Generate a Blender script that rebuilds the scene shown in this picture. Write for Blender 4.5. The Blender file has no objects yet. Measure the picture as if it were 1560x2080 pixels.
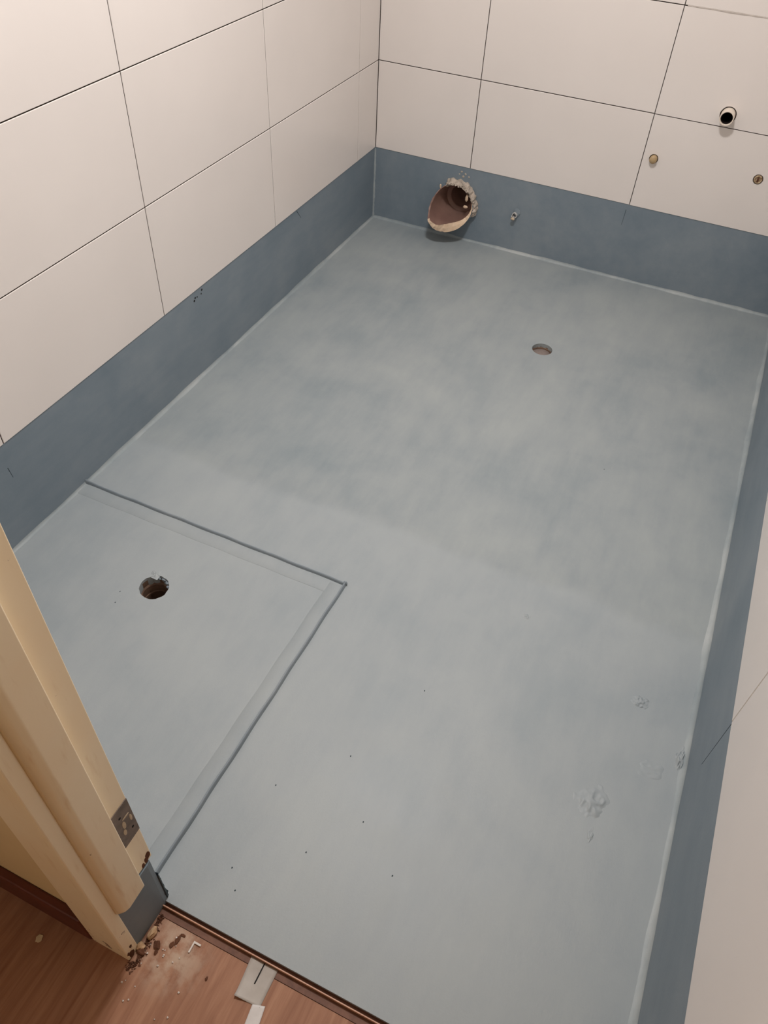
import bpy, bmesh, math, random
from mathutils import Vector, noise
random.seed(7)
S = bpy.context.scene
C = S.collection

# ------------------------------------------------------------------ camera
cam_data = bpy.data.cameras.new('camera')
cam = bpy.data.objects.new('camera', cam_data)
C.objects.link(cam)
cam.location = (1.2550, -2.7788, 1.4367)
cam.rotation_euler = (math.radians(43.943), math.radians(-2.5507), math.radians(24.6528))
cam_data.sensor_fit = 'VERTICAL'
cam_data.sensor_height = 36.0
cam_data.lens = 1576.75 * 36.0 / 2080.0
cam_data.clip_start = 0.01
S.camera = cam

# ------------------------------------------------------------------ world, light, exposure
world = bpy.data.worlds.new('world')
S.world = world
world.use_nodes = True
world.node_tree.nodes['Background'].inputs[0].default_value = (0.75, 0.82, 0.95, 1)
world.node_tree.nodes['Background'].inputs[1].default_value = 0.3

LAMP_X, LAMP_Y, LAMP_DROP = 0.80, -1.42, 0.10
LAMP_POWER = 29.0
LAMP_COLOR = (1.0, 0.985, 0.985)
HALL_POWER = 1.5
S.view_settings.view_transform = 'Standard'
S.view_settings.look = 'None'
S.view_settings.gamma = 1.0
S.view_settings.exposure = 0.0
S.view_settings.use_curve_mapping = False

# ------------------------------------------------------------------ dimensions (metres)
W, D, H = 1.565, 2.505, 2.40       # room width, depth, height
BAND = 0.274                       # height of the membrane upturn
ROW0, ROWH = 0.274, 0.2985         # first tile row, row pitch
HZ = -0.008                        # hall floor level
DX0, DX1 = 0.785, 1.53             # doorway

# ------------------------------------------------------------------ helpers
def lin(c):
    return tuple(((v/255)/12.92 if v/255 <= 0.04045 else ((v/255+0.055)/1.055)**2.4) for v in c) + (1.0,)

class NT:
    def __init__(self, name):
        self.m = bpy.data.materials.new(name)
        self.m.use_nodes = True
        self.t = self.m.node_tree
        self.b = self.t.nodes['Principled BSDF']
    def n(self, typ, **kw):
        nd = self.t.nodes.new(typ)
        for k, v in kw.items():
            if k in nd.inputs.keys() or isinstance(k, int):
                nd.inputs[k].default_value = v
            else:
                setattr(nd, k, v)
        return nd
    def l(self, a, b):
        self.t.links.new(a, b)
    def coords(self):
        return self.n('ShaderNodeNewGeometry').outputs['Position']
    def noise(self, vec, scale, detail=4, rough=0.55, dist=0.0):
        nd = self.n('ShaderNodeTexNoise')
        nd.inputs['Scale'].default_value = scale
        nd.inputs['Detail'].default_value = detail
        nd.inputs['Roughness'].default_value = rough
        nd.inputs['Distortion'].default_value = dist
        if vec is not None: self.l(vec, nd.inputs['Vector'])
        return nd.outputs['Fac']
    def ramp(self, fac, stops):
        r = self.n('ShaderNodeValToRGB')
        e = r.color_ramp.elements
        e[0].position, e[0].color = stops[0]
        e[1].position, e[1].color = stops[-1]
        for p, c in stops[1:-1]:
            x = e.new(p); x.color = c
        self.l(fac, r.inputs[0])
        return r.outputs[0]
    def mix(self, fac, a, b):
        m = self.n('ShaderNodeMix', data_type='RGBA')
        for sock, v in ((m.inputs[0], fac), (m.inputs[6], a), (m.inputs[7], b)):
            if hasattr(v, 'links') or hasattr(v, 'is_linked'): self.l(v, sock)
            else: sock.default_value = v
        return m.outputs[2]
    def math(self, op, a, b=0.0, c=None):
        m = self.n('ShaderNodeMath', operation=op)
        for i, v in enumerate((a, b, c)):
            if v is None: continue
            if hasattr(v, 'is_linked'): self.l(v, m.inputs[i])
            else: m.inputs[i].default_value = v
        return m.outputs[0]
    def xyz(self, vec):
        s = self.n('ShaderNodeSeparateXYZ'); self.l(vec, s.inputs[0]); return s.outputs
    def smooth(self, v, lo, hi):
        m = self.n('ShaderNodeMapRange', interpolation_type='SMOOTHSTEP')
        self.l(v, m.inputs[0]); m.inputs[1].default_value = lo; m.inputs[2].default_value = hi
        return m.outputs[0]
    def scale(self, vec, s):
        m = self.n('ShaderNodeMapping'); m.inputs['Scale'].default_value = s
        self.l(vec, m.inputs['Vector']); return m.outputs[0]
    def bump(self, h, strength, dist):
        b = self.n('ShaderNodeBump'); b.inputs['Strength'].default_value = strength
        b.inputs['Distance'].default_value = dist
        self.l(h, b.inputs['Height']); self.l(b.outputs[0], self.b.inputs['Normal'])
    def out(self, col, rough=0.5, spec=0.5, metal=0.0):
        if hasattr(col, 'is_linked'): self.l(col, self.b.inputs['Base Color'])
        else: self.b.inputs['Base Color'].default_value = col
        if hasattr(rough, 'is_linked'): self.l(rough, self.b.inputs['Roughness'])
        else: self.b.inputs['Roughness'].default_value = rough
        self.b.inputs['Specular IOR Level'].default_value = spec
        self.b.inputs['Metallic'].default_value = metal
        return self.m

def simple(name, c1, c2, scale=20, rough=0.6, spec=0.4, bump=0.0, metal=0.0, detail=4):
    k = NT(name); v = k.coords()
    f = k.noise(v, scale, detail)
    col = k.ramp(f, [(0.3, lin(c1)), (0.7, lin(c2))])
    if bump: k.bump(f, bump, 0.002)
    return k.out(col, rough, spec, metal)

# ---- membrane: rolled-on waterproofing paint, mottled where the coats differ in thickness
def membrane(name, base, light, dark, coat=False):
    k = NT(name); v = k.coords()
    big = k.noise(v, 2.6, 3, 0.5, 0.6)
    mid = k.noise(v, 9.0, 5, 0.6, 0.3)
    streak = k.noise(k.scale(v, (9, 2.2, 9)), 3.0, 5, 0.65)
    mixv = k.math('ADD', k.math('MULTIPLY', big, 0.5), k.math('ADD', k.math('MULTIPLY', mid, 0.25), k.math('MULTIPLY', streak, 0.25)))
    col = k.ramp(mixv, [(0.36, lin(dark)), (0.5, lin(base)), (0.64, lin(light))])
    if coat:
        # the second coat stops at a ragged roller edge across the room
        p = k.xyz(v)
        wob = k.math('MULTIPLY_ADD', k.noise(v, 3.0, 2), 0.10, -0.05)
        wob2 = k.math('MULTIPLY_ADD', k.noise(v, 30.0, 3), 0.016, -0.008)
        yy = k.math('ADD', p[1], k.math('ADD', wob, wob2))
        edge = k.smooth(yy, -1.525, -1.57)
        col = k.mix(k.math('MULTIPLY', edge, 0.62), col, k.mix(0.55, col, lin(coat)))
    fine = k.noise(v, 260.0, 3, 0.6)
    fib = k.noise(k.scale(v, (60, 14, 60)), 6.0, 4, 0.6)
    k.bump(k.math('ADD', k.math('MULTIPLY', fine, 0.35), k.math('MULTIPLY', fib, 0.8)), 0.16, 0.0016)
    rough = k.math('MULTIPLY_ADD', mid, 0.18, 0.40)
    return k.out(col, rough, 0.35)

M = {}
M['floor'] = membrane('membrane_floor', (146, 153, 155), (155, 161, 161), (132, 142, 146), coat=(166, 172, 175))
M['band'] = membrane('membrane_upturn', (121, 133, 142), (132, 142, 149), (110, 124, 134))
M['rib'] = membrane('membrane_rib', (132, 141, 147), (142, 149, 153), (121, 132, 139))
M['cove'] = membrane('membrane_cove', (148, 156, 158), (176, 180, 179), (122, 134, 140))
k = NT('glazed_tile'); v = k.coords()
k.out(k.ramp(k.noise(v, 3.0, 3), [(0.3, lin((226, 218, 212))), (0.7, lin((230, 222, 216)))]), 0.22, 0.45)
k.bump(k.noise(v, 5.0, 2), 0.03, 0.01); M['tile'] = k.m
M['joint'] = simple('open_joint', (88, 74, 64), (112, 98, 88), 40, 0.95, 0.1)
M['grout'] = simple('pale_grout', (176, 166, 158), (200, 190, 182), 60, 0.9, 0.1)
M['plaster'] = simple('wall_plaster', (214, 206, 198), (224, 217, 210), 5, 0.8, 0.2)
M['ceiling'] = simple('ceiling_paint', (226, 222, 216), (232, 228, 222), 4, 0.9, 0.1)
M['hallwall'] = simple('hall_wall_paint', (222, 196, 152), (228, 204, 160), 4, 0.6, 0.3)
M['skirt'] = simple('dark_red_wood', (88, 42, 32), (104, 52, 40), 18, 0.5, 0.4)

# ---- cream enamel with rust and dirt flecks where the steel has corroded low down
k = NT('cream_enamel'); v = k.coords(); p = k.xyz(v)
base = k.ramp(k.noise(v, 7, 4, 0.55), [(0.3, lin((250, 228, 192))), (0.7, lin((252, 234, 202)))])
stain = k.smooth(k.noise(k.scale(v, (30, 30, 4)), 2.2, 4), 0.56, 0.75)
col = k.mix(k.math('MULTIPLY', stain, 0.35), base, lin((214, 172, 118)))
n1 = k.noise(v, 55, 5, 0.65)
low = k.smooth(p[2], 0.16, 0.0)
rust = k.smooth(k.math('ADD', n1, k.math('MULTIPLY', low, 0.12)), 0.70, 0.74)
col = k.mix(rust, col, lin((92, 58, 34)))
k.bump(k.noise(v, 90, 3), 0.05, 0.002)
M['cream'] = k.out(col, 0.38, 0.45)

# ---- plywood sheet in the hall, grain along the door axis, dust near the jamb
k = NT('hall_plywood'); v = k.coords(); p = k.xyz(v)
g1 = k.noise(k.scale(v, (14, 1.1, 1)), 4.0, 6, 0.6, 0.8)
g2 = k.noise(k.scale(v, (160, 5, 1)), 3.0, 4, 0.7)
g = k.math('ADD', k.math('MULTIPLY', g1, 0.85), k.math('MULTIPLY', g2, 0.15))
col = k.ramp(g, [(0.32, lin((140, 96, 72))), (0.5, lin((158, 113, 87))), (0.68, lin((174, 130, 102)))])
dx = k.math('SUBTRACT', p[0], 0.845); dy = k.math('SUBTRACT', p[1], -2.565)
r = k.math('SQRT', k.math('ADD', k.math('MULTIPLY', dx, dx), k.math('MULTIPLY', dy, dy)))
dust = k.math('MULTIPLY', k.smooth(r, 0.085, 0.01), k.smooth(k.noise(v, 45, 5, 0.6), 0.35, 0.65))
col = k.mix(k.math('MULTIPLY', dust, 0.8), col, lin((192, 168, 146)))
k.bump(g2, 0.08, 0.001)
M['ply'] = k.out(col, 0.55, 0.3)
M['brownmetal'] = simple('brown_strip', (96, 62, 46), (122, 82, 62), 60, 0.55, 0.4)
M['copper'] = simple('bare_strip_edge', (186, 138, 112), (206, 160, 132), 40, 0.35, 0.6)
M['dark'] = simple('dark_bore', (26, 18, 16), (40, 30, 26), 40, 0.8, 0.2)
M['tear'] = simple('torn_membrane', (38, 50, 56), (58, 72, 78), 60, 0.6, 0.3, 0.3)
M['tape'] = simple('masking_tape', (172, 164, 156), (190, 183, 175), 25, 0.6, 0.3, 0.05)
M['tape2'] = simple('white_tape', (206, 200, 196), (222, 217, 213), 25, 0.6, 0.3, 0.05)
M['ink'] = simple('pen_ink', (28, 26, 26), (40, 38, 38), 40, 0.8, 0.2)
M['pencil'] = simple('pencil_line', (46, 58, 62), (62, 74, 78), 60, 0.8, 0.2)
M['glaze'] = simple('brown_salt_glaze', (122, 94, 86), (144, 114, 102), 12, 0.42, 0.4, 0.1)
M['clay'] = simple('buff_fired_clay', (206, 178, 150), (222, 198, 172), 45, 0.9, 0.15, 0.4)
M['mortar'] = simple('broken_mortar', (160, 150, 138), (196, 182, 168), 50, 0.95, 0.1, 0.6)
M['pvc'] = simple('white_pvc', (222, 208, 192), (234, 222, 208), 15, 0.35, 0.5)
M['brass'] = simple('tan_cap', (168, 142, 104), (186, 160, 122), 60, 0.45, 0.5)
M['rustcap'] = simple('worn_cap', (122, 92, 62), (206, 184, 152), 120, 0.6, 0.3)
M['chrome'] = simple('bare_metal_stub', (170, 168, 164), (206, 204, 200), 80, 0.4, 0.5)
M['pipebrown'] = simple('old_pipe_bore', (92, 72, 60), (132, 106, 88), 30, 0.7, 0.3, 0.2)
M['plug'] = simple('drain_plug', (122, 110, 104), (136, 124, 118), 30, 0.6, 0.3)
M['plate'] = simple('bare_hinge_recess', (104, 92, 84), (132, 118, 108), 60, 0.6, 0.4, 0.15)
M['filler'] = simple('filler_smear', (186, 166, 140), (206, 188, 164), 60, 0.8, 0.2)
M['rubble'] = simple('mortar_chunk', (176, 140, 106), (204, 170, 134), 70, 0.95, 0.1, 0.5)
M['rubbledark'] = simple('brown_grit', (86, 56, 42), (112, 76, 58), 70, 0.95, 0.1, 0.5)
M['flake'] = simple('cream_paint_flake', (206, 184, 150), (220, 200, 168), 60, 0.7, 0.2)
M['white'] = simple('white_plastic', (214, 204, 194), (228, 220, 212), 60, 0.5, 0.3)
k = NT('lamp_diffuser'); k.out((1, 1, 1, 1), 0.6)
k.b.inputs['Emission Color'].default_value = (*LAMP_COLOR, 1); k.b.inputs['Emission Strength'].default_value = 4.0
M['diffuser'] = k.m

def obj(name, bm, mat, parent=None, label=None, cat=None, group=None, kind=None, smooth=False, loc=None):
    bmesh.ops.recalc_face_normals(bm, faces=bm.faces[:])
    me = bpy.data.meshes.new(name)
    bm.to_mesh(me); bm.free()
    if smooth:
        for f in me.polygons: f.use_smooth = True
    me.materials.append(M[mat] if isinstance(mat, str) else mat)
    o = bpy.data.objects.new(name, me)
    C.objects.link(o)
    return tag(o, parent, label, cat, group, kind, loc)

def tag(o, parent=None, label=None, cat=None, group=None, kind=None, loc=None):
    if parent: o.parent = parent
    if loc: o.location = loc
    if label: o['label'] = label
    if cat: o['category'] = cat
    if group: o['group'] = group
    if kind: o['kind'] = kind
    return o

def empty(name, loc=(0, 0, 0), **kw):
    o = bpy.data.objects.new(name, None)
    C.objects.link(o); o.location = loc; o.empty_display_size = 0.05
    return tag(o, **kw)

def box(x0, x1, y0, y1, z0, z1, bevel=0.0, bm=None, seg=1):
    own = bm is None
    if own: bm = bmesh.new()
    vs = [bm.verts.new((x, y, z)) for x in (x0, x1) for y in (y0, y1) for z in (z0, z1)]
    F = [(0, 1, 3, 2), (4, 6, 7, 5), (0, 4, 5, 1), (2, 3, 7, 6), (0, 2, 6, 4), (1, 5, 7, 3)]
    for f in F: bm.faces.new([vs[i] for i in f])
    if bevel:
        bmesh.ops.recalc_face_normals(bm, faces=bm.faces[:])
        bmesh.ops.bevel(bm, geom=bm.edges[:], offset=bevel, segments=seg, affect='EDGES', profile=0.5)
    return bm

def prism_z(poly, z0, z1):
    bm = bmesh.new()
    a = [bm.verts.new((x, y, z0)) for x, y in poly]
    b = [bm.verts.new((x, y, z1)) for x, y in poly]
    n = len(poly)
    bm.faces.new(a[::-1]); bm.faces.new(b)
    for i in range(n): bm.faces.new((a[i], a[(i+1) % n], b[(i+1) % n], b[i]))
    return bm

def circle(cx, cy, r, n=32, jag=0.0, seed=0):
    rnd = random.Random(seed)
    return [(cx + (r + rnd.uniform(-jag, jag))*math.cos(2*math.pi*i/n), cy + (r + rnd.uniform(-jag, jag))*math.sin(2*math.pi*i/n)) for i in range(n)]

def slab(outer, holes, mapf, t0, t1):
    """plate with holes: outline and holes in 2D, mapf(u, v, t) -> xyz; t0 is the visible face, t1 the back"""
    bm = bmesh.new()
    for t in (t0, t1):
        edges = []
        for loop in [outer] + holes:
            vs = [bm.verts.new(mapf(u, v, t)) for u, v in loop]
            edges += [bm.edges.new((vs[i], vs[(i+1) % len(vs)])) for i in range(len(vs))]
        bmesh.ops.triangle_fill(bm, use_beauty=True, use_dissolve=False, edges=edges)
    bm.verts.ensure_lookup_table()
    n = sum(len(l) for l in [outer] + holes)
    base = 0
    for loop in [outer] + holes:
        m = len(loop)
        for i in range(m):
            j = (i+1) % m
            bm.faces.new((bm.verts[base+i], bm.verts[base+j], bm.verts[n+base+j], bm.verts[n+base+i]))
        base += m
    return bm

def lathe(profile, n=32, axis='z', jag=None):
    """profile of (radius, height); closed when it starts/ends at radius 0"""
    bm = bmesh.new(); rings = []
    for pi, (r, h) in enumerate(profile):
        if r < 1e-6:
            rings.append([bm.verts.new((0, 0, h))])
        else:
            rings.append([bm.verts.new((r*math.cos(2*math.pi*i/n), r*math.sin(2*math.pi*i/n), h + (jag(pi, i) if jag else 0))) for i in range(n)])
    for a, b in zip(rings, rings[1:]):
        for i in range(n):
            j = (i+1) % n
            if len(a) == 1 and len(b) == 1: continue
            if len(a) == 1: bm.faces.new((a[0], b[i], b[j]))
            elif len(b) == 1: bm.faces.new((a[i], a[j], b[0]))
            else: bm.faces.new((a[i], a[j], b[j], b[i]))
    if axis == 'y-':      # height points out of the back wall (towards -y)
        for v_ in bm.verts: v_.co = Vector((v_.co.x, -v_.co.z, v_.co.y))
    return bm

def strip(path, prof, mat, name, parent=None, wob=0.0, seed=0, **kw):
    """sweep of a 2D profile along points; prof given as function(i) -> list of xyz"""
    bm = bmesh.new(); prev = None
    for i in range(path):
        ring = [bm.verts.new(c) for c in prof(i)]
        if prev:
            for a in range(len(ring)-1): bm.faces.new((prev[a], prev[a+1], ring[a+1], ring[a]))
        prev = ring
    return obj(name, bm, mat, parent, **kw)

# ================================================================== SETTING
# ---- bathroom floor: one membrane-coated slab with two drain holes
DR1, DR2 = (0.3615, -1.955, 0.034), (0.8885, -0.583, 0.033)
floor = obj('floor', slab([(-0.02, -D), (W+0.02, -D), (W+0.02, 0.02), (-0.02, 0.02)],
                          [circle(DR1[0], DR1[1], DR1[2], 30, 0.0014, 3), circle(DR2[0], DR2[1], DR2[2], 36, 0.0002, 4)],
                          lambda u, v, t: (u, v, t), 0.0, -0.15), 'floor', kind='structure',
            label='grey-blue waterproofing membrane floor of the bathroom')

# water-stop angle around the shower area, under the membrane: upright rib and flat leg
SQX, SQY = 0.752, -1.751
def rib_y(i, n=40):           # runs along x at y = SQY
    x = 0.001 + (SQX-0.001)*i/n
    h = 0.0100 + 0.0006*math.sin(i*1.7) + (0.004*max(0, 1-i/2.0))
    y = SQY + 0.0006*math.sin(i*0.9)
    return [(x, y-0.040, 0.0), (x, y-0.0385, 0.0012), (x, y-0.012, 0.0012), (x, y-0.0040, 0.0022), (x, y-0.0026, h*0.7), (x, y-0.001, h), (x, y+0.001, h*0.95), (x, y+0.0022, h*0.6), (x, y+0.0034, 0.0)]
def rib_x(i, n=40):           # runs along y at x = SQX
    y = SQY + 0.001 - (D+SQY-0.012)*i/n
    h = 0.0100 + 0.0007*math.sin(i*1.3+1)
    x = SQX - 0.0055*(i/n) + 0.0006*math.sin(i*0.8)
    return [(x-0.036, y, 0.0), (x-0.0345, y, 0.0016), (x-0.010, y, 0.0016), (x-0.0035, y, 0.0022), (x-0.0022, y, h*0.7), (x-0.0005, y, h), (x+0.0012, y, h*0.95), (x+0.0026, y, h*0.6), (x+0.004, y, 0.0)]
for fn in (rib_y, rib_x):
    strip(41, lambda i, fn=fn: fn(i)[:4], 'floor', 'water_stop_flange', floor, smooth=True)
    strip(41, lambda i, fn=fn: fn(i)[3:], 'rib', 'water_stop_rib', floor, smooth=True)
bmk = bmesh.new(); bmesh.ops.create_icosphere(bmk, subdivisions=2, radius=0.006)
for v_ in bmk.verts: v_.co = Vector((v_.co.x*0.9, v_.co.y*0.7, v_.co.z*1.2))
obj('rib_corner_lump', bmk, 'rib', floor, smooth=True, loc=(SQX+0.001, SQY+0.001, 0.0055))

def blister(name, cx, cy, r, h, seed, parent, n=34, zoff=0.0, sx=1.0):
    rnd = random.Random(seed); bm = bmesh.new(); g = {}
    off = Vector((rnd.uniform(0, 50), rnd.uniform(0, 50), 0))
    for i in range(n+1):
        for j in range(n+1):
            u, w = 2*i/n-1, 2*j/n-1
            rr = math.hypot(u, w) + 0.35*noise.noise(Vector((u*2, w*2, 3))+off)
            fall = max(0.0, min(1.0, (1-rr)*1.3)); fall = fall*fall*(3-2*fall)
            rid = 1-abs(noise.noise(Vector((u*2.6, w*2.6, 0))+off))*2.2
            z = 0.35 + 0.65*max(0, rid)**2 + 0.35*noise.noise(Vector((u*6, w*6, 0))+off)
            g[i, j] = bm.verts.new((u*r*sx, w*r, h*fall*z - 0.0012*(1-fall)))
    for i in range(n):
        for j in range(n): bm.faces.new((g[i, j], g[i+1, j], g[i+1, j+1], g[i, j+1]))
    return obj(name, bm, 'floor', parent, smooth=True, loc=(cx, cy, zoff))
blister('membrane_lump', 1.412, -2.010, 0.042, 0.0052, 5, floor)
blister('membrane_lump', 1.451, -1.752, 0.024, 0.0042, 8, floor)
blister('membrane_lump', 1.425, -2.075, 0.022, 0.0022, 12, floor, sx=0.4)
blister('membrane_lump', 1.505, -1.895, 0.034, 0.0016, 15, floor, sx=1.3)
blister('membrane_lump', 1.552, -1.848, 0.034, 0.0085, 21, floor, sx=0.35)
blister('membrane_lump', 1.167, -1.646, 0.012, 0.0022, 25, floor)
blister('membrane_lump', 0.340, -1.920, 0.014, 0.0030, 29, floor)

# ---- upturn bands (skirting height strip of membrane on the walls)
PIPE = (0.345, 0.138)
band_back = obj('baseboard_back', slab([(-0.012, -0.01), (W+0.012, -0.01), (W+0.012, BAND), (-0.012, BAND)],
                [circle(PIPE[0], PIPE[1], 0.0745, 40), circle(0.582, 0.147, 0.009, 16)],
                lambda u, v, t: (u, t, v), 0.0, 0.012), 'band', kind='structure', label='dark blue-grey membrane upturn on the back wall')
band_left = obj('baseboard_left', box(-0.012, 0.0, -D, 0.0, -0.01, BAND), 'band', kind='structure', label='dark blue-grey membrane upturn on the left wall')
band_right = obj('baseboard_right', box(W, W+0.012, -D, 0.0, -0.01, BAND), 'band', kind='structure', label='dark blue-grey membrane upturn on the right wall')

def cove(parent, p0, p1, n0, r, seed, n=90):
    """wobbly concave fillet between floor/wall; n0 = two directions leaving the corner"""
    rnd = random.Random(seed); ph = [rnd.uniform(0, 6.28) for _ in range(6)]
    a, b = Vector(n0[0]), Vector(n0[1]); p0, p1 = Vector(p0), Vector(p1)
    def prof(i):
        t = i/n
        rr = r*(1 + 0.14*math.sin(t*17+ph[0]) + 0.10*math.sin(t*43+ph[1]) + 0.10*math.sin(t*97+ph[2]) + rnd.uniform(-0.06, 0.06))
        c = p0.lerp(p1, t); out = []
        for q in range(6):
            th = math.pi/2*q/5
            out.append(c + a*rr*(1-math.sin(th)) + b*rr*(1-math.cos(th)))
        out[0] = out[0] - b*0.0003; out[-1] = out[-1] - a*0.0003
        return [tuple(x + (a+b)*0.0004) for x in out]
    return strip(n+1, prof, 'cove', 'cove', parent, smooth=True)
cove(band_left, (0, -D, 0), (0, 0, 0), ((1, 0, 0), (0, 0, 1)), 0.008, 1)
cove(band_back, (0, 0, 0), (W, 0, 0), ((0, -1, 0), (0, 0, 1)), 0.008, 2)
cove(band_right, (W, -D, 0), (W, 0, 0), ((-1, 0, 0), (0, 0, 1)), 0.010, 3)
cove(band_back, (0, 0, 0), (0, 0, BAND-0.004), ((1, 0, 0), (0, -1, 0)), 0.005, 4)

# pencil marks carried down from the tile joints on to the upturn
def mark(parent, pts, axis, w=0.0011):
    a, b = Vector(pts[0]), Vector(pts[1]); d = (b-a).normalized()
    nrm = Vector(axis); s = d.cross(nrm)*w
    bm = bmesh.new()
    lo = [bm.verts.new(q) for q in (a+s-nrm*0.0002, b+s*0.5-nrm*0.0002, b-s*0.5-nrm*0.0002, a-s-nrm*0.0002)]
    hi = [bm.verts.new(q) for q in (a+s+nrm*0.0003, b+s*0.5+nrm*0.0003, b-s*0.5+nrm*0.0003, a-s+nrm*0.0003)]
    bm.faces.new(lo); bm.faces.new(hi)
    for i in range(4): bm.faces.new((lo[i], lo[(i+1) % 4], hi[(i+1) % 4], hi[i]))
    return obj('pencil_mark', bm, 'pencil', parent)
mark(band_left, ((0, -0.612, 0.270), (0, -0.585, 0.236)), (1, 0, 0))
mark(band_left, ((0, -1.944, 0.212), (0, -1.940, 0.180)), (1, 0, 0), 0.0008)
mark(band_back, ((0.970, 0, 0.255), (0.968, 0, 0.200)), (0, -1, 0), 0.0008)
mark(band_right, ((W, -1.917, 0.272), (W, -1.917, 0.120)), (-1, 0, 0), 0.0008)
for (y, z, s) in ((-1.205, 0.247, 0.004), (-1.190, 0.252, 0.0028), (-1.1995, 0.2535, 0.0036), (-1.165, 0.262, 0.004), (-1.170, 0.252, 0.0028)):
    bm = bmesh.new(); bmesh.ops.create_icosphere(bm, subdivisions=1, radius=s)
    for v_ in bm.verts: v_.co.x *= 0.12
    obj('dark_fleck', bm, 'ink', band_left, loc=(0.0002, y, z))

# ---- walls: backing with every tile laid on it
wall_left = obj('wall_left', box(-0.10, -0.012, -D-0.10, 0.10, -0.01, H), 'joint', kind='structure', label='left bathroom wall under cream tiles')
wall_right = obj('wall_right', box(W+0.012, W+0.10, -D-0.10, 0.10, -0.01, H), 'joint', kind='structure', label='right bathroom wall under cream tiles')
HOLES = [(1.193, 0.608, 0.0248), (1.0125, 0.4385, 0.0150), (1.3455, 0.4425, 0.0155)]
wall_back = obj('wall_back', slab([(-0.012, -0.01), (W+0.012, -0.01), (W+0.012, H), (-0.012, H)],
                [circle(PIPE[0], PIPE[1], 0.0745, 40), circle(0.582, 0.147, 0.009, 16)] + [circle(x, z, r, 24) for x, z, r in HOLES],
                lambda u, v, t: (u, t, v), 0.0125, 0.10), 'joint', kind='structure', label='back bathroom wall under cream tiles')

G = 0.0011   # half joint
PROUD = 0.002
rows = [ROW0 + i*ROWH for i in range(8)] + [H]
def tiles(parent, cuts, mapf, holes=()):
    for ri in range(len(rows)-1):
        z0, z1 = rows[ri], rows[ri+1]
        for ci in range(len(cuts)-1):
            u0, u1 = cuts[ci], cuts[ci+1]
            a, b, c, d = u0+G, u1-G, (z0+G if ri else z0+0.0006), z1-G
            hs = [h for h in holes if a < h[0] < b and c < h[1] < d]
            if hs:
                bm = slab([(a, c), (b, c), (b, d), (a, d)], [circle(h[0], h[1], h[2], 28, 0.0003, 9) for h in hs], mapf, 0.0, 1.0)
            else:
                bm = bmesh.new(); e = 0.0011
                fr = [mapf(u, w, 0) for u, w in ((a+e, c+e), (b-e, c+e), (b-e, d-e), (a+e, d-e))]
                md = [mapf(u, w, 0.09) for u, w in ((a, c), (b, c), (b, d), (a, d))]
                bk = [mapf(u, w, 1) for u, w in ((a, c), (b, c), (b, d), (a, d))]
                V = [[bm.verts.new(q) for q in L_] for L_ in (fr, md, bk)]
                bm.faces.new(V[0]); bm.faces.new(V[2])
                for s in (0, 1):
                    for i in range(4): bm.faces.new((V[s][i], V[s][(i+1) % 4], V[s+1][(i+1) % 4], V[s+1][i]))
            to = obj('tile', bm, 'tile', parent)
            to.data.materials.append(M['joint'])
            ax = max(range(3), key=lambda q: abs(mapf(0, 0, 1)[q]-mapf(0, 0, 0)[q]))
            for f in to.data.polygons:
                if abs(f.normal[ax]) < 0.3: f.material_index = 1
T = 0.0135
tiles(wall_left, [-D, -1.931, -1.3405, -0.750, -0.1565, -PROUD], lambda u, v, t: (PROUD - T*t, u, v))
tiles(wall_back, [PROUD, 0.3856, 0.9763, W-PROUD], lambda u, v, t: (u, -PROUD + T*t, v), HOLES)
tiles(wall_right, [-D, -1.918, -1.327, -0.736, -0.145, -PROUD], lambda u, v, t: (W - PROUD + T*t, u, v))
# pale grout already pushed into a few joints
obj('grout_line', box(-0.006, PROUD-0.0006, -0.1565-G-0.0002, -0.1565+G+0.0002, ROW0, H), 'grout', wall_left)
def grout_strip(x0, x1, z):
    bm = bmesh.new(); n = 30; prev = None; rnd = random.Random(4)
    for i in range(n+1):
        x = x0+(x1-x0)*i/n; w = 0.0022+rnd.uniform(-0.0009, 0.0012)
        ring = [bm.verts.new(q) for q in ((x, -PROUD, z-w), (x, -PROUD-0.0006, z-w*0.4), (x, -PROUD-0.0006, z+w*0.4), (x, -PROUD, z+w), (x, 0.004, z))]
        if prev:
            for a in range(5): bm.faces.new((prev[a], prev[(a+1) % 5], ring[(a+1) % 5], ring[a]))
        prev = ring
    return obj('grout_line', bm, 'grout', wall_back)
grout_strip(0.985, W-0.004, ROW0+2*ROWH)

# ---- wall with the doorway (front of the bathroom) and ceiling
wf = empty('wall_front', (0, 0, 0), kind='structure', label='front bathroom wall around the doorway')
obj('wall_panel', box(-0.10, 0.70, -D-0.085, -D, -0.01, H), 'plaster', wf)
obj('wall_panel', box(0.70, DX1+0.06, -D-0.085, -D, 2.10, H), 'plaster', wf)
obj('ceiling', box(-0.10, W+0.10, -D-0.085, 0.10, H, H+0.08), 'ceiling', kind='structure', label='white bathroom ceiling')

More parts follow.
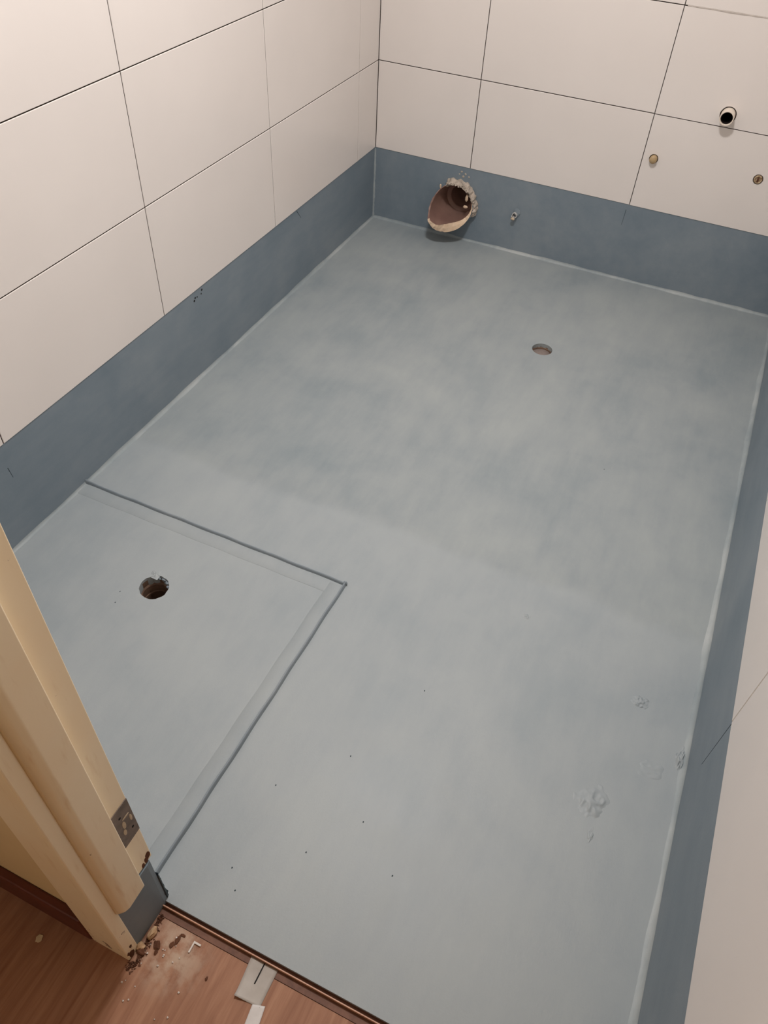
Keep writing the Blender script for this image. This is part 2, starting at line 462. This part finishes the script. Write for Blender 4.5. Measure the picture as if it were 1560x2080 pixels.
# ---- hall: ply floor, walls, ceiling, dark red skirting
HX0, HX1, HY1 = -0.9, 2.3, -3.75
hall_floor = obj('floor_hall', box(HX0, HX1, HY1, -D-0.022, HZ-0.05, HZ), 'ply', kind='structure', label='reddish-brown plywood hall floor outside the doorway')
hw = empty('wall_hall', (0, 0, 0), kind='structure', label='cream painted hall wall beside the door frame')
obj('wall_panel', box(HX0, 0.70, -D-0.087, -D-0.0855, HZ, H), 'hallwall', hw)
obj('wall_panel', box(DX1+0.06, HX1, -D-0.087, -D-0.0855, HZ, H), 'hallwall', hw)
obj('wall_panel', box(HX0-0.08, HX1+0.08, HY1-0.08, HY1, HZ-0.05, H), 'hallwall', hw)
obj('wall_panel', box(HX0-0.08, HX0, HY1, -D-0.0855, HZ-0.05, H), 'hallwall', hw)
obj('wall_panel', box(HX1, HX1+0.08, HY1, -D-0.0855, HZ-0.05, H), 'hallwall', hw)
obj('ceiling_hall', box(HX0-0.08, HX1+0.08, HY1-0.08, -D-0.085, H, H+0.08), 'ceiling', kind='structure', label='hall ceiling')
sk = obj('baseboard_hall', box(HX0, 0.712, -D-0.102, -D-0.087, HZ, 0.086, 0.003, seg=2), 'skirt', kind='structure', label='dark red wooden skirting at the foot of the hall wall')

# ---- door frame: pressed steel, cream; the bottom of the rebate and stop is cut away
df = empty('door_1', (0.75, -D-0.05, HZ), kind='structure', label='cream pressed-steel door frame with worn rusty foot')
def fpart(name, bm, mat='cream', parent=df):
    for v_ in bm.verts: v_.co -= Vector(df.location)
    return obj(name, bm, mat, parent)
def jamb(poly, zb, zt=2.06, bev=0.0, tilt=0.0):
    bm = prism_z(poly, zb, zt)
    if tilt:
        ys = [y for x, y in poly]; y1 = max(ys)
        for v_ in bm.verts:
            if v_.co.z < zb+0.001: v_.co.z += tilt*(y1 - v_.co.y)
    if bev:
        bmesh.ops.recalc_face_normals(bm, faces=bm.faces[:])
        ed = [e for e in bm.edges if abs(e.verts[0].co.z-e.verts[1].co.z) > 0.1]
        bmesh.ops.bevel(bm, geom=ed, offset=bev, segments=3, affect='EDGES', profile=0.5)
    return bm
rebate = fpart('rebate', jamb([(0.700, -2.492), (0.785, -2.492), (0.785, -2.540), (0.700, -2.540)], 0.176, bev=0.0015))
stop = fpart('door_stop', jamb([(0.705, -2.532), (0.800, -2.532), (0.800, -2.568), (0.797, -2.576), (0.789, -2.584), (0.705, -2.584)], 0.168, bev=0.0018, tilt=0.0))
arch = fpart('architrave', jamb([(0.706, -2.580), (0.7855, -2.580), (0.787, -2.588), (0.787, -2.605), (0.713, -2.605), (0.706, -2.598)], HZ, bev=0.0025))
# membrane-coated stub of wall under the cut-off stop
bm = prism_z([(0.700, -2.500), (0.786, -2.500), (0.7875, -2.508), (0.785, -2.584), (0.700, -2.584)], HZ, 0.172)
fpart('coated_wall_stub', bm, 'band')
bm = bmesh.new(); prev = None; rt = random.Random(8)
for q in range(22):
    z = 0.001 + 0.105*q/21; w = (0.0025 + rt.uniform(0, 0.006))*(1.15-q/21)
    rg = [bm.verts.new(c_) for c_ in ((0.7862, -2.4995-w*0.2, z), (0.7880, -2.4985, z+rt.uniform(-.001, .001)), (0.7850+w*0.25, -2.4960+w*0.4, z), (0.780, -2.4965, z))]
    if prev:
        for a_ in range(3): bm.faces.new((prev[a_], prev[a_+1], rg[a_+1], rg[a_]))
    prev = rg
fpart('torn_membrane', bm, 'tear')
# right-hand jamb and head (out of the picture)
fpart('rebate', prism_z([(DX1, -2.492), (DX1+0.06, -2.492), (DX1+0.06, -2.540), (DX1, -2.540)], 0.0, 2.06))
fpart('door_stop', prism_z([(DX1-0.015, -2.532), (DX1+0.06, -2.532), (DX1+0.06, -2.584), (DX1-0.015, -2.584)], 0.0, 2.06))
fpart('architrave', prism_z([(DX1, -2.580), (DX1+0.075, -2.580), (DX1+0.075, -2.605), (DX1, -2.605)], HZ, 2.10))
fpart('head', box(0.706, DX1+0.075, -2.605, -2.492, 2.03, 2.10))
# hinge recess
hp = fpart('hinge_plate', prism_z([(0.7845, -2.4925), (0.7862, -2.4925), (0.7862, -2.531), (0.7845, -2.531)], 0.282, 0.384), 'plate')
hp['label'] = 'bare grey-brown hinge recess'
for (y, z) in ((-2.514, 0.362), (-2.501, 0.308)):
    bm = lathe([(0, 0.0006), (0.0022, 0.0006), (0.0022, 0.0)], 12)
    for v_ in bm.verts: v_.co = Vector((v_.co.z + 0.7862, v_.co.x + y, v_.co.y + z))
    fpart('screw_hole', bm, 'ink', hp)
for (y, z, ry, rz) in ((-2.512, 0.336, 0.0032, 0.010), (-2.515, 0.318, 0.003, 0.008), (-2.498, 0.334, 0.0022, 0.009), (-2.505, 0.350, 0.007, 0.002)):
    bm = lathe([(0, 0.0007), (1, 0.0004), (1.0, 0.0)], 12)
    for v_ in bm.verts: v_.co = Vector((v_.co.z + 0.7862, v_.co.x*ry + y, v_.co.y*rz + z))
    fpart('filler_smear', bm, 'filler', hp)
# rust-eaten edge of the cut
for (x, y, z, s) in ((0.7851, -2.4985, 0.190, 0.011), (0.7851, -2.504, 0.183, 0.009), (0.7851, -2.512, 0.180, 0.007), (0.7871, -2.596, 0.004, 0.013), (0.7871, -2.601, 0.016, 0.006), (0.7871, -2.592, 0.030, 0.006)):
    bm = bmesh.new(); bmesh.ops.create_icosphere(bm, subdivisions=2, radius=s)
    for v_ in bm.verts: v_.co = Vector((v_.co.x*0.05, v_.co.y*0.45*random.uniform(0.8, 1.2), v_.co.z*random.uniform(0.8, 1.2))) + Vector((x, y, z))
    fpart('rust_patch', bm, 'rubbledark')

# ---- threshold trim: brown channel with a bare upright edge
tr = empty('trim_1', (1.15, -D-0.011, HZ), kind='structure', label='thin brown metal threshold strip along the edge of the membrane')
def tpart(name, bm, mat):
    for v_ in bm.verts: v_.co -= Vector(tr.location)
    return obj(name, bm, mat, tr)
TX0, TX1 = 0.787, DX1-0.016
tpart('channel', box(TX0, TX1, -D-0.022, -D, HZ-0.04, HZ-0.0015), 'brownmetal')
tpart('upright_edge', box(TX0, TX1, -D-0.0085, -D-0.0065, HZ-0.0015, 0.0005, 0.0004), 'copper')
tpart('flange', box(TX0, TX1, -D-0.021, -D-0.0085, HZ-0.0015, HZ+0.0003), 'brownmetal')

# ================================================================== LAMP AND ADDED HALL FILL (out of the picture)
lampo = empty('ceiling_light', (LAMP_X, LAMP_Y, H), label='round white ceiling lamp above the shower area', cat='lamp')
obj('ceiling_rose', lathe([(0, 0), (0.05, 0), (0.05, -0.02), (0.008, -0.025), (0.008, -LAMP_DROP+0.04), (0, -LAMP_DROP+0.04)], 32), 'white', lampo)
obj('lamp_shade', lathe([(0, -LAMP_DROP+0.04), (0.15, -LAMP_DROP+0.04), (0.15, -LAMP_DROP), (0, -LAMP_DROP)], 40), 'white', lampo)
obj('diffuser', lathe([(0.145, -LAMP_DROP), (0.145, -LAMP_DROP-0.012), (0, -LAMP_DROP-0.02)], 40), 'diffuser', lampo, smooth=True)
ld = bpy.data.lights.new('lamp_light', 'AREA'); ld.shape = 'DISK'; ld.size = 0.28
ld.energy = LAMP_POWER; ld.color = LAMP_COLOR
lo = bpy.data.objects.new('lamp_light', ld); C.objects.link(lo); lo.parent = lampo; lo.location = (0, 0, -LAMP_DROP-0.024)
hfill = empty('hall_fill', (0.45, HY1, 1.00), label='added unseen warm fill light in the hall opposite the bathroom door', cat='lamp')  # added unseen light source, brightens the hall face of the door frame
obj('fill_plate', box(-0.06, 0.06, 0.0, 0.03, -0.10, 0.10, 0.005), 'white', hfill)
obj('lamp_shade', box(-0.13, 0.13, 0.03, 0.10, -0.15, 0.15, 0.01), 'diffuser', hfill)  # glowing box of the added hall fill
ld = bpy.data.lights.new('lamp_light', 'AREA'); ld.shape = 'RECTANGLE'; ld.size = 0.25; ld.size_y = 0.3
ld.energy = HALL_POWER; ld.color = (1.0, 0.80, 0.60)
lo = bpy.data.objects.new('lamp_light', ld); C.objects.link(lo); lo.parent = hfill; lo.location = (0, 0.105, 0)
lo.rotation_euler = (math.radians(90), 0, 0)

# ================================================================== PIPES
# ---- broken earthenware toilet pipe sticking out of the back wall
pp = empty('soil_pipe', (PIPE[0], 0, PIPE[1]), label='broken brown glazed clay pipe stub sticking out of the back upturn', cat='pipe')
NP = 64
RO, RI = 0.077, 0.0585
rnd = random.Random(11)
jit = [rnd.uniform(-1, 1) for _ in range(NP)]
def yend(i, inner=False):
    th = 2*math.pi*i/NP                    # 0 = +x, pi/2 = up
    s = math.sin(th)
    deg = math.degrees(th) % 360
    tab = [(0, .030), (45, .012), (95, .012), (135, .026), (180, .078), (212, .112), (235, .117), (265, .100), (300, .076), (330, .050), (360, .030)]
    for (d0, v0), (d1, v1) in zip(tab, tab[1:]):
        if d0 <= deg <= d1: base = v0+(v1-v0)*(deg-d0)/(d1-d0)
    j = 0.35*jit[i] + 0.65*math.sin(i*0.9+jit[i//6]*2)*0.5
    return max(0.006, base + 0.0045*j + (-0.012*max(0, s) if inner else 0))
def RIN(i):                                # clay thick at the bottom, thin at the sides
    s_ = math.sin(2*math.pi*i/NP)
    return RO - 0.005 - 0.026*max(0.0, -math.sin(2*math.pi*i/NP - 0.15))**2.2
def ring(bm, r_, yf, jr=0.0):
    rf = r_ if callable(r_) else (lambda i: r_)
    return [bm.verts.new(((rf(i)+jr*jit[(i*5) % NP])*math.cos(2*math.pi*i/NP), -yf(i), (rf(i)+jr*jit[(i*5) % NP])*math.sin(2*math.pi*i/NP))) for i in range(NP)]
def bridge(bm, a, b):
    for i in range(NP): bm.faces.new((a[i], a[(i+1) % NP], b[(i+1) % NP], b[i]))
bm = bmesh.new()
prev = None
for q in range(5):
    r_ = ring(bm, RO + 0.004*(1-q/4), lambda i, q=q: -0.001 + (yend(i)+0.001)*q/4, 0.0006)
    if prev: bridge(bm, prev, r_)
    prev = r_
obj('outer_barrel', bm, 'band', pp, smooth=True)
bm = bmesh.new(); bridge(bm, ring(bm, RO, yend, 0.0006), ring(bm, lambda i: (RO+RIN(i))/2, lambda i: yend(i)+0.002*jit[(i*3) % NP], 0))
b2 = [v_ for v_ in bm.verts][NP:]
inn = ring(bm, RIN, lambda i: yend(i, True)-0.002)
bridge(bm, b2, inn)
rim = obj('broken_rim', bm, 'clay', pp)
rim.data.materials.append(M['glaze'])          # the left edge kept its brown glaze
for f in rim.data.polygons:
    if f.center.x < -0.03 and f.center.z > -0.035: f.material_index = 1
bm = bmesh.new(); prev = None
for q in range(7):
    t = q/6
    r_ = ring(bm, lambda i, t=t: RIN(i)*(1-t)+(RI-0.001)*t, lambda i, t=t: (yend(i, True)-0.002)*(1-t) + (-0.06)*t)
    if prev: bridge(bm, prev, r_)
    prev = r_
obj('glazed_bore', bm, 'glaze', pp, smooth=True)
bm = bmesh.new(); prev = None       # shoulder and narrower inner pipe
for r0, y0 in ((RI-0.0005, -0.058), (0.044, -0.062), (0.042, -0.066), (0.041, -0.16)):
    r_ = ring(bm, r0, lambda i, y0=y0: y0)
    if prev: bridge(bm, prev, r_)
    prev = r_
bm.faces.new(prev)
for v_ in bm.verts: v_.co.x += 0.0
obj('inner_socket', bm, 'glaze', pp, smooth=True)
# hairline crack down the bore and chips of clay
bm = bmesh.new(); prev = None
for q in range(15):
    t = q/14
    th = math.radians(-95 + 52*t + 4*math.sin(q*1.3)); y = 0.085 - 0.125*t
    rr = RI*0.97
    ringv = [bm.verts.new((rr*math.cos(th+d)*(1-e), -y, rr*math.sin(th+d)*(1-e))) for d, e in ((-0.010, 0), (0, 0.012), (0.010, 0))]
    if prev:
        for a in range(2): bm.faces.new((prev[a], prev[a+1], ringv[a+1], ringv[a]))
    prev = ringv
obj('crack', bm, 'clay', pp)

def chunk(name, r, seed, mat, sx=1, sy=1, sz=1, sub=2, rough=0.25, **kw):
    rn = random.Random(seed); bm = bmesh.new()
    bmesh.ops.create_icosphere(bm, subdivisions=sub, radius=r)
    pl = [(Vector((rn.uniform(-1, 1), rn.uniform(-1, 1), rn.uniform(-1, 1))).normalized(), rn.uniform(0.55, 0.9)*r) for _ in range(7)]
    for v_ in bm.verts:
        for n_, d_ in pl:
            dd = v_.co.dot(n_) - d_
            if dd > 0: v_.co -= n_*dd
        v_.co *= 1 + rn.uniform(-rough, rough)*0.3
        v_.co = Vector((v_.co.x*sx, v_.co.y*sy, v_.co.z*sz))
    return obj(name, bm, mat, **kw)
# ragged collar of broken mortar over the top and right of the pipe
bm = bmesh.new(); prev = None; NC = 70
for q in range(NC+1):
    th = math.radians(-38 + 168*q/NC); taper = min(1, q/8, (NC-q)/6)
    rg = []
    for m_ in range(9):
        a_ = math.pi*m_/8
        pn = Vector((math.cos(th)*3.1+m_*0.35, math.sin(th)*3.1, m_*0.5))
        k_ = 1 + 0.7*noise.noise(pn*1.6) + 0.25*noise.noise(pn*4.0)
        rad = RI + 0.010 + (0.005 + 0.0125*taper*k_)*(0.5-0.5*math.cos(a_))*1.15 if m_ else RI + 0.006
        dep = (0.010 + 0.020*taper*(1+0.8*noise.noise(pn*3.0+Vector((5, 0, 0)))))*math.sin(a_)
        rg.append(bm.verts.new((rad*math.cos(th), 0.001-dep, rad*math.sin(th))))
    if prev:
        for m_ in range(8): bm.faces.new((prev[m_], prev[m_+1], rg[m_+1], rg[m_]))
    prev = rg
obj('mortar_collar', bm, 'mortar', pp)
for (x, z, s_) in ((0.010, 0.118, 0.004), (0.026, 0.112, 0.005), (0.040, 0.104, 0.004), (0.018, 0.102, 0.005), (0.002, 0.108, 0.003)):
    chunk('mortar_splash', s_, int(x*1e4)+7, 'mortar', 1.1, 0.25, 0.9, parent=pp, loc=(x, -0.0005, z))
chunk('clay_chip', 0.009, 91, 'clay', 0.7, 0.6, 1.6, parent=pp, loc=(0.048, -0.022, 0.036))
chunk('clay_chip', 0.008, 92, 'clay', 1.1, 0.6, 0.8, parent=pp, loc=(0.047, -0.022, 0.002))
chunk('clay_chip', 0.008, 93, 'clay', 0.6, 0.5, 1.2, parent=pp, loc=(-0.058, -0.028, 0.060))

# ---- snapped-off metal fixing in the upturn beside it
an = empty('pipe_fixing', (0.582, 0, 0.147), label='small snapped-off pale pipe end in the back upturn', cat='fixing')
rj = random.Random(3); jj = [rj.uniform(-0.005, 0.006) for _ in range(18)]
obj('sleeve', lathe([(0.0095, -0.03), (0.0098, 0.0), (0.0098, 0.016), (0.0070, 0.015), (0.0066, -0.03)], 18, 'y-', lambda p_, i: jj[i] if p_ in (2, 3) else 0), 'chrome', an)
obj('bore', lathe([(0.0067, 0.004), (0.005, -0.02), (0, -0.02)], 18, 'y-'), 'dark', an)
chunk('chip', 0.008, 17, 'filler', 1.1, 0.7, 0.8, parent=an, loc=(-0.003, -0.018, -0.010))
chunk('plaster_ring', 0.016, 19, 'band', 0.9, 0.25, 1.2, parent=an, loc=(0.004, -0.002, 0.008))

# ---- basin waste pipe and two capped water pipes through the tiles
wp = empty('waste_pipe', (1.193, 0, 0.608), label='open white plastic waste pipe through the tiles on the back wall', cat='pipe')
obj('pipe_wall', lathe([(0.0212, -0.05), (0.0212, 0.036), (0.0205, 0.0375), (0.0186, 0.0375), (0.0178, 0.036), (0.0176, 0.030)], 40, 'y-'), 'pvc', wp, smooth=True)
obj('bore', lathe([(0.0177, 0.031), (0.0174, 0.020), (0.0174, -0.05), (0, -0.05)], 40, 'y-'), 'dark', wp)
obj('hole_backing', lathe([(0.0247, -0.010), (0.0213, -0.010)], 40, 'y-'), 'pipebrown', wp)
c1 = empty('water_pipe_end', (1.0125, 0, 0.4385), label='plain tan plug in the tile beside the vertical joint', cat='plug')
obj('plug_body', lathe([(0.0122, -0.03), (0.0122, 0.014), (0.0108, 0.0165), (0, 0.0170)], 28, 'y-'), 'brass', c1, smooth=True)
obj('hole_backing', lathe([(0.0152, -0.006), (0.0123, -0.006)], 28, 'y-'), 'pipebrown', c1)
c2 = empty('water_pipe_end', (1.3455, 0, 0.4425), label='worn brown plug with a slot at the right edge of the back wall', cat='plug')
obj('plug_body', lathe([(0.0128, -0.03), (0.0128, 0.004), (0.0115, 0.0060), (0.0090, 0.0055), (0.0085, 0.002), (0, 0.002)], 28, 'y-'), 'rustcap', c2)
obj('slot', box(-0.0030, 0.0022, -0.0062, -0.002, -0.0075, 0.0060, 0.0006), 'rubbledark', c2)
obj('hole_backing', lathe([(0.0156, -0.004), (0.0129, -0.004)], 28, 'y-'), 'pipebrown', c2)

# ---- the two floor drains
d1 = empty('floor_drain', (DR1[0], DR1[1], -0.005), label='open dark drain hole with ragged edge inside the shower area', cat='drain')
obj('pipe_bore', lathe([(0.0345, -0.003), (0.0345, -0.020), (0.0315, -0.024), (0.0315, -0.045), (0.0300, -0.047), (0.0300, -0.130)], 36), 'pipebrown', d1)
obj('pipe_bottom', lathe([(0.031, -0.128), (0, -0.128)], 36), 'dark', d1)
for a in (60, 85, 110, 35):
    th = math.radians(a)
    chunk('membrane_shred', 0.007, a, 'band', 1.0, 0.6, 0.6, parent=d1, loc=(0.032*math.cos(th), 0.032*math.sin(th), -0.002))
d2 = empty('floor_drain', (DR2[0], DR2[1], -0.004), label='round capped drain towards the back of the floor', cat='drain')
obj('pipe_bore', lathe([(0.0335, 0.002), (0.0330, -0.010), (0.0315, -0.012), (0.0315, -0.03)], 40), 'pipebrown', d2, smooth=False)
obj('plug', lathe([(0.032, -0.016), (0.029, -0.014), (0, -0.013)], 40), 'plug', d2, smooth=True)

# ================================================================== TAPE
def tape(name, pts, mat, lift, **kw):
    """four corners a b c d (a-b far edge, d-c near edge) laid on the strip and the ply with slight curl"""
    bm = bmesh.new(); n, m = 16, 8; g = {}
    a, b, c, d = [Vector((*q, 0)) for q in pts]
    rn = random.Random(len(name)+int(lift*1e5))
    for i in range(n+1):
        for j in range(m+1):
            t, s = i/n, j/m
            q = (a.lerp(b, s)).lerp(d.lerp(c, s), t)
            z = HZ + 0.0009 + 0.0004*math.sin(t*9+s*4)
            if q.y > -D-0.022: z = HZ + 0.0012 + 0.0003*math.sin(s*9)
            z += lift*max(0, t-0.75)**2*16*max(0, 1-s*1.8)
            g[i, j] = [bm.verts.new((q.x, q.y, z+k_)) for k_ in (0, 0.00025)]
    for i in range(n):
        for j in range(m):
            for k_ in (0, 1): bm.faces.new((g[i, j][k_], g[i+1, j][k_], g[i+1, j+1][k_], g[i, j+1][k_]))
    rim = [(i, 0) for i in range(n)] + [(n, j) for j in range(m)] + [(i, m) for i in range(n, 0, -1)] + [(0, j) for j in range(m, 0, -1)]
    for q in range(len(rim)):
        u, w = rim[q], rim[(q+1) % len(rim)]
        bm.faces.new((g[u][0], g[w][0], g[w][1], g[u][1]))
    return obj(name, bm, mat, smooth=True, **kw)
tp = tape('masking_tape', ((0.963, -2.5140), (1.013, -2.5140), (1.013, -2.572), (0.968, -2.575)), 'tape', 0.006,
          label='wide strip of grey masking tape with a black pen line against the threshold', cat='tape')
bm = bmesh.new(); box(0.9872, 0.9892, -2.547, -2.5145, HZ+0.0013, HZ+0.0019, bm=bm)
obj('pen_mark', bm, 'ink', tp)
tape('masking_tape', ((1.000, -2.5725), (1.020, -2.5665), (1.030, -2.628), (1.006, -2.632)), 'tape2', 0.002,
     label='narrow white tape piece overlapping the end of the wide tape', cat='tape')

# ================================================================== DEBRIS AT THE FOOT OF THE FRAME
deb = [('mortar_chunk', 0.0105, (0.7965, -2.556), 'rubble', 0.8, 1.3, 0.8, 'large pale mortar chunk lying against the coated wall stub'),
       ('mortar_chunk', 0.0090, (0.7915, -2.580), 'rubble', 0.9, 1.0, 0.8, 'smaller tan mortar chunk beside the foot of the frame'),
       ('grit_lump', 0.0085, (0.8135, -2.5665), 'rubbledark', 1.0, 1.0, 0.45, 'flat round dark brown lump on the dusty plywood'),
       ('grit_lump', 0.0085, (0.7965, -2.586), 'rubbledark', 1.1, 0.8, 0.6, 'dark brown lump tucked beside the tan mortar chunk'),
       ('wood_splinter', 0.0080, (0.8385, -2.5460), 'rubbledark', 0.6, 1.3, 0.3, 'long dark oval flake near the threshold strip'),
       ('wood_splinter', 0.0058, (0.8345, -2.5560), 'rubbledark', 0.8, 1.2, 0.35, 'short dark oval flake on the plywood beside the longer one'),
       ('wood_splinter', 0.0050, (0.8435, -2.5365), 'rubbledark', 1.1, 0.7, 0.35, 'small dark flake touching the threshold strip'),
       ('paint_flake', 0.0085, (0.632, -2.642), 'flake', 0.8, 1.0, 0.14, 'pale cream paint flake alone on the dark hall floor'),
       ('grit_lump', 0.0042, (0.8175, -2.5770), 'rubbledark', 0.9, 1.4, 0.5, 'tiny dark crumb next to the round lump'),
       ('grit_lump', 0.0035, (0.9140, -2.5735), 'rubbledark', 0.8, 1.2, 0.5, 'single dark crumb on bare plywood left of the tape')]
for i, (nm, r_, (x, y), mt, sx, sy, sz, lb) in enumerate(deb):
    r_ *= 0.86
    chunk(nm, r_, 40+i, mt, sx, sy, sz, rough=0.6, label=lb, cat='debris', loc=(x, y, HZ + r_*sz*0.72))
# dark grit heaped along the foot of the frame: too fine to count
bm = bmesh.new(); rn = random.Random(31)
for q in range(420):
    t = rn.random(); w = rn.gauss(0, 0.004)
    x, y = 0.7905 + 0.006*t + abs(w), -2.525 - 0.092*t + rn.gauss(0, 0.002)
    if y < -2.604: x -= 0.012*rn.random()
    s = rn.uniform(0.0008, 0.0026)
    vs = [bm.verts.new((x+s*rn.uniform(-1, 1)*1.3, y+s*rn.uniform(-1, 1)*1.3, HZ+s*h)) for h in (0, 0, 0, 1.4)]
    for f in ((0, 1, 2), (0, 1, 3), (1, 2, 3), (0, 2, 3)): bm.faces.new([vs[a] for a in f])
obj('grit', bm, 'rubbledark', kind='stuff', label='dark brown grit along the foot of the door frame', cat='grit')
# white plastic clip by the strip
bm = box(0.8655, 0.8790, -2.5385, -2.5355, HZ, HZ+0.003)
box(0.8655, 0.8680, -2.5540, -2.5385, HZ, HZ+0.003, bm=bm)
obj('plastic_clip', bm, 'white', label='small white L-shaped plastic clip beside the threshold strip', cat='clip')
# plaster crumbs
for i in range(26):
    x, y = rn.choice([(rn.gauss(0.845, 0.02), rn.gauss(-2.575, 0.022)), (rn.uniform(0.80, 1.15), rn.uniform(-2.68, -2.55)), (rn.uniform(0.79, 0.82), rn.uniform(-2.64, -2.58))])
    if x < 0.80 and y > -2.612: x = 0.806
    y = min(y, -2.533)
    if 0.955 < x < 1.04: x += 0.09
    r_ = rn.uniform(0.0011, 0.0021)
    chunk('plaster_crumb', r_, 100+i, 'white', sub=1, label='tiny white plaster crumb on the plywood near the threshold', cat='crumb',
          group='plaster crumbs on the plywood', loc=(x, y, HZ + r_*0.7))
# specks dried into the membrane
for i, (x, y) in enumerate(((0.955, -2.13), (0.853, -2.245), (1.034, -2.236), (0.965, -2.33), (1.21, -1.065), (1.122, -2.30), (0.30, -2.00), (0.31, -2.03), (1.03, -1.93), (0.86, -2.41), (0.885, -2.44))):
    chunk('speck', 0.0015, 200+i, 'pencil', 1.0, 1.4, 0.3, sub=1, parent=floor, loc=(x, y, 0.0003))
